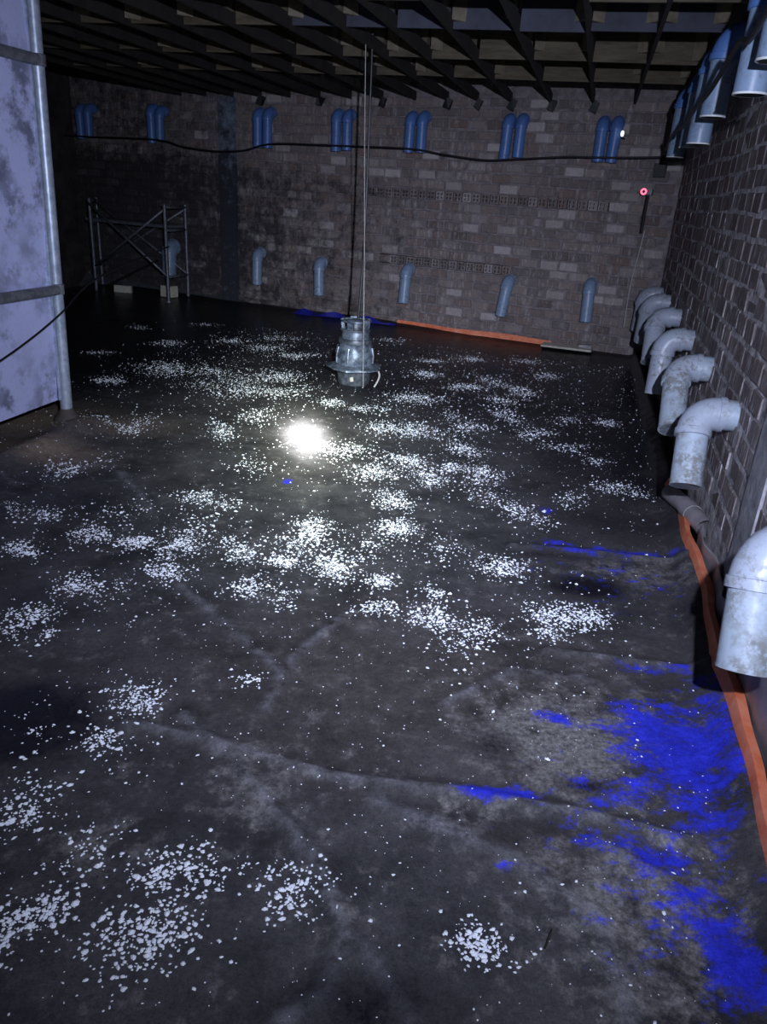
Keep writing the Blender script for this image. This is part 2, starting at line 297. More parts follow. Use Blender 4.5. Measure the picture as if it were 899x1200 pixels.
PATCHES = [('blue', 0.693, 1.396, 0.281, 0.441, 0.42), ('blue', 0.956, 2.744, 0.408, 0.317, 0.34), ('blue', 0.873, 1.717, 0.176, 0.213, 1.0), ('blue', 0.65, 1.13, 0.111,
    0.107, 0.5), ('blue', 0.864, 1.465, 0.089, 0.124, 0.75), ('blue', 1.062, 1.928, 0.111, 0.14, 0.6), ('blue', 0.751, 1.21, 0.078, 0.071, 0.7), ('blue', 0.77, 1.071, 0.068,
    0.123, 1.0), ('blue', 0.69, 1.32, 0.082, 0.058, 0.8), ('blue', 0.605, 1.375, 0.127, 0.044, 0.7), ('blue', 0.33, 1.49, 0.106, 0.027, 1.0), ('blue', 0.542, 1.814, 0.062,
    0.032, 0.8), ('blue', 0.49, 1.138, 0.048, 0.038, 0.5), ('blue', 0.554, 1.333, 0.083, 0.078, 0.35), ('blue', 0.714, 1.539, 0.138, 0.081, 0.6), ('blue', 0.936, 2.116,
    0.163, 0.031, 0.7), ('blue', 1.018, 2.989, 0.318, 0.045, 0.7), ('blue', 1.078, 2.689, 0.181, 0.108, 0.35), ('blue', 0.324, 1.262, 0.024, 0.021, 0.6), ('blue', 0.766,
    3.037, 0.119, 0.055, 0.5), ('blue', 0.831, 2.656, 0.142, 0.074, 0.3), ('blue', -0.497, 3.578, 0.026, 0.036, 0.9), ('blue', 0.796, 3.429, 0.044, 0.056, 0.6), ('pale',
    0.549, 1.721, 0.199, 0.169, 0.9), ('pale', 0.597, 1.198, 0.174, 0.137, 0.7), ('pale', 0.707, 1.773, 0.154, 0.199, 0.5), ('pale', 0.28, 1.414, 0.106, 0.055, 0.4), ('pale',
    -0.276, 1.479, 0.097, 0.12, 0.5), ('pale', -0.596, 1.239, 0.084, 0.061, 0.5), ('pale', 1.039, 2.793, 0.263, 0.114, 0.55), ('pale', 0.761, 1.35, 0.126, 0.055, 0.5),
    ('pale', 0.582, 1.023, 0.121, 0.075, 0.6), ('pale', 1.236, 3.504, 0.229, 0.143, 0.2), ('pale', -0.047, 1.089, 0.044, 0.117, 0.3), ('wet', -0.959, 1.643, 0.203, 0.171,
    1.0), ('wet', -1.273, 2.307, 0.144, 0.127, 0.5), ('wet', -1.403, 3.158, 0.225, 0.187, 0.5), ('wet', 0.046, 0.936, 0.177, 0.08, 0.6), ('wet', 1.058, 3.474, 0.318, 0.47,
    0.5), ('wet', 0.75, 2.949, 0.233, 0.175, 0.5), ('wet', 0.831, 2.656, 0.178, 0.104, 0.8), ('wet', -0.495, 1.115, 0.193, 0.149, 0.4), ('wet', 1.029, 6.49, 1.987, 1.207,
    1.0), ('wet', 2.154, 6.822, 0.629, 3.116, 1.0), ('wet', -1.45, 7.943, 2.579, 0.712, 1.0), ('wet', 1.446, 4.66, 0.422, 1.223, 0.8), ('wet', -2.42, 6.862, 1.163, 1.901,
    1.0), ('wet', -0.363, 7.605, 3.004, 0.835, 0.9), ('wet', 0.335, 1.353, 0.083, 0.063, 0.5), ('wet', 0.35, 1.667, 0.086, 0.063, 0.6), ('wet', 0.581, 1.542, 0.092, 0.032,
    0.6), ('wet', 0.752, 1.325, 0.124, 0.027, 0.4), ('wet', -0.87, 1.549, 0.108, 0.069, 0.6), ('wet', -0.376, 1.358, 0.08, 0.032, 0.4), ('brown', 0.116, 1.955, 0.604, 0.362,
    0.7), ('brown', -0.167, 1.651, 0.282, 0.139, 0.5), ('dry_lit', -2.212, 4.343, 0.363, 0.276, 1.0), ('dry_lit', -1.854, 3.774, 0.258, 0.143, 0.9), ('dry_lit', -1.57, 4.348, 0.248,
    0.176, 0.4), ('brown', 0.391, 1.32, 0.122, 0.076, 0.5)]

# ------------------------------------------------------------------ liner floor
def seg_d(px, py, a, b):
    ax, ay = a; bx, by = b; dx, dy = bx - ax, by - ay; l2 = dx * dx + dy * dy + 1e-12
    t = np.clip(((px - ax) * dx + (py - ay) * dy) / l2, 0, 1)
    return np.hypot(px - ax - t * dx, py - ay - t * dy)
def poly_d(px, py, pts): return np.minimum.reduce([seg_d(px, py, pts[i], pts[i + 1]) for i in range(len(pts) - 1)])
_wv = [(rng.uniform(1.5, 9), rng.uniform(0, 6.28), rng.uniform(0, 6.28)) for _ in range(14)]
def wob(x, y):
    h = 0
    for k, a, p in _wv: h = h + np.sin((x * math.cos(a) + y * math.sin(a)) * k + p + 1.3 * np.sin(y * 1.7 + p)) / k
    return h * .006
FOLD_SPEC = [(.020, .026), (.018, .03), (.010, .03), (.018, .022), (.018, .025), (.008, .04), (.008, .03), (.010, .03), (.008, .03), (.014, .03), (.012, .03)]
def st_of(x, y):
    dx, dy = x - RP.x, y - RP.y
    return dx * RD.x + dy * RD.y, dx * RN.x + dy * RN.y
def floor_z(x, y):
    z = .012 + wob(x, y)
    for (h, w), pts in zip(FOLD_SPEC, FOLDS):
        d = poly_d(x, y, pts); z = z + h * np.exp(-(d / w) ** 2) - .4 * h * np.exp(-(np.maximum(d - w * 2, 0) / w) ** 2) * np.exp(-(d / (w * 4)) ** 2)
    s, t = st_of(x, y)
    # mound of old cement under the partition and its post
    ms = 1 / (1 + np.exp((s - 2.40) * 14))
    z = z + .05 * np.exp(-((t + 3.40) / .11) ** 2) * ms + .03 * np.exp(-((s - 2.3) ** 2 + (t + 3.5) ** 2) / .06)
    # the liner is turned up along the walls
    z = z + .055 * np.exp(-((t + .085) / .05) ** 2) + .03 * np.exp(-((back_s(t) - .03 - s) / .14) ** 2) * (1 / (1 + np.exp((t + 2.2) * 6))) + .02 * np.exp(-((back_s(t) - .04 - s) / .08) ** 2)
    return np.maximum(z, .004)
def patches(kind, x, y):
    a = np.zeros_like(x)
    for k, cx, cy, rx, ry, w in PATCHES:
        if k == kind:
            d2 = ((x - cx) / (rx * 1.25)) ** 2 + ((y - cy) / (ry * 1.25)) ** 2; a = np.maximum(a, w * np.exp(-d2 ** 1.2))
    return a
tl = np.concatenate([np.linspace(-7.0, -3.7, 60)[:-1], np.linspace(-3.7, -.075, 270)])
q = np.linspace(0, 1, 360) ** 1.6
T, Q = np.meshgrid(tl, q, indexing='ij')
SS = -1.0 + Q * (back_s(T) - .035 + 1.0)
X = RP.x + SS * RD.x + T * RN.x; Y = RP.y + SS * RD.y + T * RN.y; Z = floor_z(X, Y)
nt_, ns_ = T.shape
idx = np.arange(nt_ * ns_).reshape(nt_, ns_)
faces = np.stack([idx[:-1, :-1], idx[1:, :-1], idx[1:, 1:], idx[:-1, 1:]], -1).reshape(-1, 4)
me = bpy.data.meshes.new('sheet'); me.from_pydata(np.stack([X, Y, Z], -1).reshape(-1, 3).tolist(), [], faces.tolist()); me.update()
for p in me.polygons: p.use_smooth = True
for k in ('blue', 'pale', 'wet', 'brown', 'dry_lit'):
    at = me.attributes.new(k, 'FLOAT', 'POINT'); vals = patches(k, X, Y)
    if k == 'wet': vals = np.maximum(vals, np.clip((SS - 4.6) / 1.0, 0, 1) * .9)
    at.data.foreach_set('value', vals.reshape(-1).astype(np.float32))
fo = np.zeros_like(X)
for (h, w), pts in zip(FOLD_SPEC, FOLDS): fo = np.maximum(fo, np.exp(-(poly_d(X, Y, pts) / (w * .55)) ** 2))
me.attributes.new('fold', 'FLOAT', 'POINT').data.foreach_set('value', fo.reshape(-1).astype(np.float32))
def liner_material():
    m, N, L, B = nodes('liner')
    def at(n): a = N.new('ShaderNodeAttribute'); a.attribute_name = n; return a.outputs['Fac']
    n1 = nz(N, L, 3.5, 9, .68); n2 = nz(N, L, 14, 8, .7); n3 = nz(N, L, 70, 5, .7); n4 = nz(N, L, 7, 8, .75)
    c = ramp(N, L, n1, .32, .70, (.024, .024, .027, 1), (.090, .087, .091, 1))
    c = mix(N, L, mth(N, L, 'MULTIPLY', at('brown'), .75), c, ramp(N, L, n2, .3, .7, (.042, .036, .033, 1), (.105, .091, .082, 1)))
    c = mix(N, L, at('dry_lit'), c, ramp(N, L, n2, .3, .7, (.17, .125, .09, 1), (.40, .31, .23, 1)))  # dry brown ground by the partition, its lamplit brightness raised in the colour
    pk = ramp(N, L, mth(N, L, 'ADD', mth(N, L, 'MULTIPLY', at('pale'), .34), n2), .56, .78)
    c = mix(N, L, pk, c, ramp(N, L, n3, .3, .7, (.09, .087, .085, 1), (.25, .238, .232, 1)))
    fk = mth(N, L, 'MULTIPLY', at('fold'), ramp(N, L, n2, .38, .62)); c = mix(N, L, mth(N, L, 'MULTIPLY', fk, .75), c, (.20, .20, .225))
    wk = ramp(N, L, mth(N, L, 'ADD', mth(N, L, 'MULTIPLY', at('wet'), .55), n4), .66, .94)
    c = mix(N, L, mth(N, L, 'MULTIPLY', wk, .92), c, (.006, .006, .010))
    n5 = nz(N, L, 11, 10, .80, stretch=(1, 1.6, 1)); bk = ramp(N, L, mth(N, L, 'ADD', mth(N, L, 'MULTIPLY', at('blue'), .36), n5), .66, .80)
    bk = mth(N, L, 'MULTIPLY', bk, ramp(N, L, at('blue'), .05, .3))
    c = mix(N, L, mth(N, L, 'MULTIPLY', bk, .95), c, ramp(N, L, n5, .3, .72, (.010, .014, .30, 1), (.04, .055, .90, 1)))
    n6 = nz(N, L, 230, 3, .7); gr = ramp(N, L, mth(N, L, 'ADD', mth(N, L, 'MULTIPLY', n3, .5), mth(N, L, 'MULTIPLY', n6, .5)), .32, .70, (.5, .5, .5, 1), (1.4, 1.4, 1.4, 1)); c = mix(N, L, 1.0, c, gr, 'MULTIPLY')
    L.new(c, B.inputs['Base Color'])
    L.new(mix(N, L, wk, (.8, .8, .8), (.30, .30, .30)), B.inputs['Roughness']); B.inputs['Specular IOR Level'].default_value = .18
    hh = mth(N, L, 'ADD', mth(N, L, 'MULTIPLY', n2, .6), mth(N, L, 'MULTIPLY', n3, .4)); bump(N, L, B, hh, .35, .012)
    return m
me.materials.append(liner_material())
liner = empty('tarpaulin_liner', (0, 0, 0))
tag(liner, 'blue tarpaulin pool liner covered in dark dirt with turned up orange edge', 'tarpaulin')
link('sheet', me, liner)
def hem(pts_in, width, height, name='hem'):
    """orange edge of the liner: a folded strip standing along the wall"""
    mb = MB(); n = len(pts_in); rows = []
    for i, (p, out) in enumerate(pts_in):
        w = width * (1 + .12 * math.sin(i * .45) + .05 * math.sin(i * 1.1)); h = height * (1 + .12 * math.sin(i * .33 + 1)); sh = .006 * math.sin(i * .4) + .002 * math.sin(i * 1.1)
        b = p + out * sh
        sec = [b, b + Vector((0, 0, h * .55)) + out * .004, b + out * w * .35 + Vector((0, 0, h)), b + out * w + Vector((0, 0, h * .86)), b + out * w + Vector((0, 0, h * .86 - .006)), b + out * w * .35 + Vector((0, 0, h - .008)), b + out * .010 + Vector((0, 0, h * .5)), b + out * .008]
        rows.append(sec)
    vs = [q_ for r in rows for q_ in r]; k = 8; fs = []
    for i in range(n - 1):
        for j in range(k): fs.append((i * k + j, i * k + (j + 1) % k, (i + 1) * k + (j + 1) % k, (i + 1) * k + j))
    fs.append(tuple(range(k - 1, -1, -1))); fs.append(tuple(range((n - 1) * k, n * k)))
    o = mb.add(vs, fs).build(name, M['orange'], liner, True); o['label'] = 'orange turned-up edge'
    return o
hem([(RW(-.45 + i * .06, .095 + .012 * math.sin(i * .37) + (.03 if i > 46 else 0), .03), RN) for i in range(52)], .042, .065)
hem([(BW(-1.86 + i * .06, .07, .03), BN) for i in range(30)], .04, .05)

mb = MB(); vs = []; fs = []; n = 40
for i in range(n + 1):
    u = -3.15 + 1.35 * i / n; hh = .045 * (1 + .5 * math.sin(i * .5)) * min(1, i / 4, (n - i) / 4) + .004
    vs += [BW(u, .17 + .02 * math.sin(i * .31), .02), BW(u, .13 + .02 * math.sin(i * .6), .02 + hh), BW(u, .09 + .01 * math.sin(i * .4), .02 + hh * .8), BW(u, .05, .02)]
for i in range(n):
    for j in range(4): fs.append((i * 4 + j, i * 4 + (j + 1) % 4, (i + 1) * 4 + (j + 1) % 4, (i + 1) * 4 + j))
fs += [(0, 1, 2, 3), (n * 4 + 3, n * 4 + 2, n * 4 + 1, n * 4)]
mb.add(vs, fs).build('blue_fold', M['blue_sheet'], liner, True)['label'] = 'clean blue crumpled edge'
floor_me = MB().box((-1.6, 4.2, -.06), (14, 13, .1)).mesh('floor', M['concrete'])
fl = link('floor', floor_me); tag(fl, 'dark concrete floor beneath the liner', None, None, 'structure')

# ------------------------------------------------------------------ walls of brick
def brick_variants(L_, H_, D_, mat, n=5, prefix='brick'):
    out = []
    for k in range(n):
        rr = random.Random(k + 31); bm = bmesh.new(); bmesh.ops.create_cube(bm, size=1)
        for v in bm.verts:
            v.co = Vector((v.co.x * L_ + rr.uniform(-.004, .004), v.co.y * D_, v.co.z * H_ + rr.uniform(-.004, .004)))
        bmesh.ops.bevel(bm, geom=[e for e in bm.edges if min(v.co.y for v in e.verts) > 0 or e.verts[0].co.y * e.verts[1].co.y < 0], offset=.006, segments=1, affect='EDGES')
        me_ = bpy.data.meshes.new(prefix); bm.to_mesh(me_); bm.free(); me_.materials.append(mat); out.append(me_)
    return out
def vent_mesh(w, h, d, mat):
    """end of a hollow brick: four open cells"""
    mb = MB(); xs = [-w / 2, -w * .36, -w * .06, w * .06, w * .36, w / 2]; zs = [-h / 2, -h * .36, -h * .06, h * .06, h * .36, h / 2]
    for i in range(5):
        for j in range(5):
            a, b, c_, e = xs[i], xs[i + 1], zs[j], zs[j + 1]
            if i in (1, 3) and j in (1, 3):
                y0, y1 = d / 2, -d / 2 + .004
                mb.add([(a, y0, c_), (b, y0, c_), (b, y0, e), (a, y0, e), (a, y1, c_), (b, y1, c_), (b, y1, e), (a, y1, e)], [(0, 1, 5, 4), (1, 2, 6, 5), (2, 3, 7, 6), (3, 0, 4, 7), (4, 5, 6, 7)])
            else: mb.add([(a, d / 2, c_), (b, d / 2, c_), (b, d / 2, e), (a, d / 2, e)], [(0, 1, 2, 3)])
    o = d / 2
    mb.add([(-w / 2, o, -h / 2), (w / 2, o, -h / 2), (w / 2, o, h / 2), (-w / 2, o, h / 2), (-w / 2, -o, -h / 2), (w / 2, -o, -h / 2), (w / 2, -o, h / 2), (-w / 2, -o, h / 2)], [(0, 1, 5, 4), (1, 2, 6, 5), (2, 3, 7, 6), (3, 0, 4, 7)])
    me_ = bpy.data.meshes.new('vent_brick'); me_.from_pydata(mb.v, [], mb.f); me_.materials.append(mat)
    bm = bmesh.new(); bm.from_mesh(me_); bmesh.ops.remove_doubles(bm, verts=bm.verts, dist=1e-5); bm.to_mesh(me_); bm.free()
    return me_
CEIL = 2.47
def lay_wall(name, rz, origin, x0, x1, h, course, module, BL, BH, mat, mmat, label, near_key, vents=(), skip=None, ext=.02, limit=300, pr=(.006, .014), jt=.006):
    mb = MB(); mb.box(((x0 + x1) / 2, -.155, CEIL / 2), (x1 - x0 + ext, .19, CEIL))      # solid core, then the front layer left open behind the vent bricks
    def front(xa, xb, za, zb): mb.box(((xa + xb) / 2, -.03, (za + zb) / 2), (xb - xa, .06, zb - za))
    X0, X1 = x0 - ext / 2, x1 + ext / 2; zc = 0
    for vz, va, vb in sorted(vents):
        r = int(vz / course); za, zb = r * course, (r + 1) * course
        front(X0, X1, zc, za); front(X0, va - .05, za, zb); front(vb + .05, X1, za, zb); zc = zb
    front(X0, X1, zc, CEIL)
    root = link(name, mb.mesh(name, mmat), None, origin, rz)
    tag(root, label, None, None, 'structure')
    D_ = .05; var = brick_variants(BL, BH, D_, mat); vm = vent_mesh(course * .93, BH + .004, .06, mat)
    slots = []
    for r in range(int(h / course) + 1):
        z = course * (r + .5); off = (r % 2) * module / 2 + random.uniform(-.02, .02)
        if z > h: break
        vr = [v for v in vents if abs(v[0] - z) < course * .5]
        i = 0; x = x0 + .02 + off - module / 2
        while x < x1 - .04:
            x += module
            if x - module / 2 < x0 or x + BL / 2 > x1: continue
            inv = any(v[1] < x < v[2] for v in vr)
            if inv:
                for dx in (-module / 4, module / 4): slots.append((x + dx, z, 'v'))
            else: slots.append((x + random.uniform(-jt, jt), z + random.uniform(-jt, jt) * .6 + jt * .8 * math.sin(x * 2.1 + r), 'b'))
    if skip: slots = [q_ for q_ in slots if not skip(q_[0], q_[1])]
    vs = [q_ for q_ in slots if q_[2] == 'v']; bs = sorted([q_ for q_ in slots if q_[2] == 'b'], key=lambda q_: near_key(q_[0], q_[1]))
    for x, z, _ in vs: link('vent_brick', vm, root, (x, -.012, z))
    for x, z, _ in bs[:limit]:
        o = link('brick', random.choice(var), root, (x, -D_ / 2 + random.uniform(pr[0], pr[1]), z)); o.rotation_euler = (random.uniform(-.03, .03), random.uniform(-3, 3) * jt, random.uniform(-.015, .015)); o.scale = (random.uniform(.93, 1.02), 1, random.uniform(.92, 1.02))
    if bs[limit:]:
        mb = MB()
        for x, z, _ in bs[limit:]:
            me_ = random.choice(var); oy = -D_ / 2 + random.uniform(pr[0], pr[1])
            mb.add([(v.co.x + x, v.co.y + oy, v.co.z + z) for v in me_.vertices], [tuple(p.vertices) for p in me_.polygons])
        o = mb.build('far_bricks', mat, root); o['kind'] = 'stuff'
    return root
def px_far(p):
    return (p - Vector((0, 0, CAM_H))).length
wall_r = lay_wall('wall_right', RZ_R, RW(0), -1.6, 6.54, 2.45, .1, .2, .188, .089, M['brick_right'], M['mortar_right'], 'dark brick wall streaked with white lime, along the pipes at right',
                  lambda x, z: px_far(RW(x, 0, z)) if x > .7 else 99, skip=lambda x, z: (1.16 < x < 1.42) or (z < .16), pr=(.000, .006), jt=.009)
wall_b = lay_wall('wall_back', RZ_B, BW(.83), 0, 8.6, 2.26, .0955, .196, .180, .079, M['brick_back'], M['mortar_back'], 'mouldy brown brick back wall of the dark room',
                  lambda x, z: px_far(BW(.83 - x, 0, z)), vents=((1.385, .83 - .22, .83 + 2.35), (.715, .83 + .73, .83 + 2.1)), skip=lambda x, z: (.83 + 3.96 < x < .83 + 4.28))
lw = MB().box((0, -.1, CEIL / 2), (12, .2, CEIL)).build('wall_left', M['dark_wall'], None, False, RP + RD * 2.5 + RN * (-7.15), RZ_R + math.pi); tag(lw, 'dark wall beyond the partition', None, None, 'structure')
# pilasters and the render fillet at the foot of the back wall
def slab_strip(name, w, d, h, mat, loc, rz, label, z0=0):
    mb = MB(); n = 16; vs = []; fs = []
    for i in range(n + 1):
        z = z0 + h * i / n
        for x, y in ((-w / 2, -.01), (-w / 2 + .008, d), (w / 2 - .008, d), (w / 2, -.01)):
            vs.append((x + random.uniform(-.006, .006), y + (random.uniform(-.004, .004) if y > 0 else 0), z))
    for i in range(n):
        for j in range(3): fs.append((i * 4 + j, i * 4 + j + 1, (i + 1) * 4 + j + 1, (i + 1) * 4 + j))
    fs += [(0, 1, 2, 3), (n * 4, n * 4 + 3, n * 4 + 2, n * 4 + 1)]
    o = mb.add(vs, fs).build(name, mat, None, False, loc, rz); tag(o, label, None, None, 'structure'); return o
slab_strip('trim_1', .24, .03, 2.26, M['plaster_back'], BW(-4.12), RZ_B, 'pale plastered pilaster on the mouldy back wall')
slab_strip('trim_2', .24, .012, 2.40, M['plaster'], RW(1.28), RZ_R, 'grey plastered strip on the right brick wall')
mb = MB(); n = 60; vs = []; fs = []
for i in range(n + 1):
    u = -7.3 + (4.9) * i / n; hh = .16 * (1 - i / n) + .02
    vs += [BW(u, -.005, hh + .02 * math.sin(i * .7)), BW(u, .035, hh * .8), BW(u, .10 + .12 * (1 - i / n), 0), BW(u, -.005, 0)]
for i in range(n):
    for j in range(4): fs.append((i * 4 + j, i * 4 + (j + 1) % 4, (i + 1) * 4 + (j + 1) % 4, (i + 1) * 4 + j))
fs += [(0, 1, 2, 3), (n * 4 + 3, n * 4 + 2, n * 4 + 1, n * 4)]
o = mb.add(vs, fs).build('trim_3', M['render_dark'], None, True); tag(o, 'dark blue-grey cement fillet at the foot of the back wall', None, None, 'structure')

# ------------------------------------------------------------------ ceiling with the grid of nesting boards
ce = MB().box((0, 0, 0), (13, 10.4, .1)).build('ceiling', M['slab'], None, False, RP + RD * 2.2 + RN * (-2.9) + Vector((0, 0, CEIL + .05)), RZ_R)
tag(ce, 'dark ceiling hung with a grid of wooden nesting boards', None, None, 'structure')
inv = Matrix.Rotation(-RZ_R, 4, 'Z') @ Matrix.Translation(-Vector(ce.location))
def cpart(name, mb, mat, label=None):
    mb.v = [tuple(inv @ Vector(p)) for p in mb.v]; o = mb.build(name, mat, ce)
    if label: o['label'] = label
    return o
RM = Matrix.Rotation(RZ_R, 3, 'Z'); ZB = 2.255
TS = [-.17, -.52, -.89, -1.28, -1.66, -1.99, -2.30, -2.64, -3.0, -3.36, -3.72, -4.08, -4.44, -4.8, -5.16, -5.5]
CS = [-.9, 0., .9, 1.9, 2.83, 3.54, 4.55, 5.45]
for i, t in enumerate(TS):
    s0, s1 = -1.5, back_s(t) - .02
    cpart('nesting_board', MB().box(RP + RD * ((s0 + s1) / 2) + RN * t + Vector((0, 0, ZB + .0375)), (s1 - s0, .022, .075), RM), M['wood_dark'])
for j, s in enumerate(CS):
    for i in range(len(TS) - 1):
        ta, tb = TS[i + 1] + .011, TS[i] - .011
        zz = ZB + .018 + random.uniform(-.006, .006)
        mt = M['wood_blue'] if s in (3.54, 1.9) and i < 7 else M['wood']
        cpart('cross_board', MB().box(RP + RD * (s + random.uniform(-.012, .012)) + RN * ((ta + tb) / 2) + Vector((0, 0, (zz + CEIL) / 2)), (.018, tb - ta, CEIL - zz), RM), mt)
        if s > 2:
            for tt, sg in ((ta, 1), (tb, -1)):
                if random.random() < .2: continue
                a = RP + RD * (s - .012) + RN * (tt + sg * .002); hb = random.uniform(.12, .17); z0_ = CEIL - .015 - hb; w_ = .07
                vv = [a, a + RN * sg * w_, a - RD * w_]
                vs = [p + Vector((0, 0, z0_)) for p in vv] + [p + Vector((0, 0, z0_ + hb)) for p in vv]
                cpart('corner_block', MB().add(vs, [(0, 1, 2), (3, 5, 4), (0, 3, 4, 1), (1, 4, 5, 2), (2, 5, 3, 0)]), M['wood_pale'])
# black blocks for the dark shapes at the long boards' ends by the back wall
for k, t in enumerate(TS[:13]):
    if k % 2 == 0 or k in (3, 5):
        s = back_s(t) - .07
        cpart('bracket', MB().box(RP + RD * s + RN * (t + .02) + Vector((0, 0, ZB - .03)), (.07, .06, .09), RM @ Matrix.Rotation(.4, 3, 'X'), .008), M['black'])

# ------------------------------------------------------------------ elbow pipes
ORD = ['nearest', 'second', 'third', 'fourth', 'fifth', 'sixth', 'seventh', 'eighth', 'ninth']
def elbow_pipe(loc, rz, r, off, bottom, mats, label, group, collar=True, rim_mat=None, bend=.10):
    """pipe that leaves the wall, turns in an elbow fitting and ends open; local y = out of the wall; bottom = (dx, y, dz)"""
    root = empty('elbow_pipe', loc, rz); tag(root, label, 'pipe', group)
    me_, mp = mats; rim_mat = rim_mat or mp
    A = Vector((0, -.015, 0)); Cc = Vector((0, off, 0)); Bt = Vector(bottom); dr = (Bt - Cc).normalized()
    E0 = Vector((0, max(off - bend, .012), 0)); E1 = Cc + dr * bend
    if off - bend > .02: MB().tube([A, E0 + Vector((0, .01, 0))], [r, r], 20).build('wall_stub', mp, root, True)
    path = []; 
    for i in range(11):
        t = i / 10; path.append(E0 * (1 - t) ** 2 + Cc * 2 * t * (1 - t) + E1 * t ** 2)
    rad = [r * 1.09] * len(path)
    mb = MB(); mb.tube(path, rad, 20, False)
    if collar:
        mb.tube([E1 - dr * .026, E1 - dr * .024, E1 - dr * .012, E1 + dr * .004, E1 + dr * .006], [r * 1.09, r * 1.15, r * 1.16, r * 1.15, r * .98], 20, False)
        mb.tube([E0 + Vector((0, -.006, 0)), E0 + Vector((0, -.005, 0)), E0 + Vector((0, .018, 0)), E0 + Vector((0, .02, 0))], [r * .98, r * 1.15, r * 1.15, r * 1.09], 20, False)
    mb.build('elbow', me_, root, True)
    ri = r - .006
    dp = MB().tube([E1 - dr * .01, E1 + dr * .01, Bt - dr * .02, Bt, Bt, Bt - dr * .008, E1 + dr * .02], [r, r, r, r, ri, ri, ri], 20, False).build('drop_pipe', mp, root, True)
    mb = MB(); mb.tube([Bt - dr * .0055, Bt - dr * .006, Bt + dr * .001, Bt + dr * .001, Bt - dr * .0055], [r, r + .0012, r + .0012, ri - .001, ri - .001], 20, False)
    mb.build('rim', rim_mat, dp, True)
    return root
# lower row on the right wall: contact (s, z) and open end (s, out, z)
LOW = [((.48, .65), (.35, .155, .345)), ((1.90, .625), (1.74, .16, .345)), ((2.74, .655), (2.47, .165, .385)), ((3.60, .665), (3.54, .165, .325)), ((4.48, .685), (4.28, .165, .385)), ((5.38, .69), (5.50, .16, .345)), ((6.16, .675), (6.25, .155, .33))]
for i, (c, b) in enumerate(LOW):
    txt = ['pale grey elbow pipe low on the right wall, nearest, cut by the photo edge', 'second lower elbow pipe on the right wall, grey with mottled stains, above the orange hem',
           'third lower elbow pipe on the right wall, grey and smeared with grime', 'fourth lower elbow pipe along the right wall, smooth grey', 'fifth lower elbow pipe along the right wall, grey in half shade',
           'sixth lower elbow pipe along the right wall, bluish in shade', 'seventh lower elbow pipe on the right wall, farthest, beside the back corner'][i]
    elbow_pipe(RW(c[0], 0, c[1]), RZ_R, .064 if i else .066, b[1], (b[0] - c[0], b[1], b[2] - c[1]), (M['pvc_grey'], M['pvc_stained'] if i < 3 else M['pvc_grey']), txt, 'lower elbow pipes along the right wall', True, bend=.105 if i else .125)
# upper row on the right wall
UPR = [(1.60, 1.86, .21), (1.92, 1.80, .22), (2.98, 1.825, .22), (3.42, 1.735, .22), (4.15, 1.76, .20), (5.0, 1.75, .21)]
UTX = ['upper pipe high on the right wall, nearest, cut by the photo edge', 'second upper pipe on the right wall with a pale rim, under the ceiling', 'third upper pipe on the right wall, long and blue, crossed by a cable',
       'fourth upper pipe on the right wall, short lit end', 'fifth upper pipe on the right wall, dim blue', 'sixth upper pipe on the right wall, farthest, above the small black speaker']
for i, (s, zb, off) in enumerate(UPR):
    zc = 2.17
    elbow_pipe(RW(s, 0, zc), RZ_R, .06, off, (0, off, zb - zc), (M['pvc_blue'], M['pvc_bluegrey']), UTX[i], 'upper pipes along the right wall', True, M['pvc_rim'], .1)
# back wall: pairs above, singles below
PAIR = [-6.12, -5.04, -3.58, -2.61, -1.77, -.755, .135]
PTX = ['in the far left dark corner', 'above the scaffold', 'right of the pale pilaster', 'left of the hanging cable', 'right of the hanging cable', 'second from the right end', 'nearest the right corner']
for i, u in enumerate(PAIR):
    for k, du in enumerate((-.063, .065)):
        zt = 2.10 + random.uniform(-.01, .01); zb = 1.755 + random.uniform(-.015, .02)
        elbow_pipe(BW(u + du, 0, zt), RZ_B, .052, .12, (random.uniform(-.008, .008), .125, zb - zt), (M['pvc_blue'], M['pvc_blue']),
                   ('left' if k == 0 else 'right') + ' blue pipe of the upper back-wall pair ' + PTX[i], 'upper paired pipes on the back wall', True, bend=.075)
LB = [(-4.93, .60, .0, 'behind the right end of the scaffold'), (-3.66, .64, .01, 'right of the scaffold'), (-2.84, .605, .025, 'left of the hanging cable'), (-1.77, .635, .0, 'right of the hanging cable'), (-.64, .625, -.03, 'second from the right corner'), (.185, .67, .02, 'nearest the right corner')]
for i, (u, z, lean, t_) in enumerate(LB):
    elbow_pipe(BW(u, 0, z), RZ_B, .058 if i else .085, .11, (-lean, .14, -.35), (M['pvc_bluegrey'], M['pvc_bluegrey']), 'blue-grey elbow pipe low on the back wall, ' + t_, 'lower pipes on the back wall', True, bend=.08)

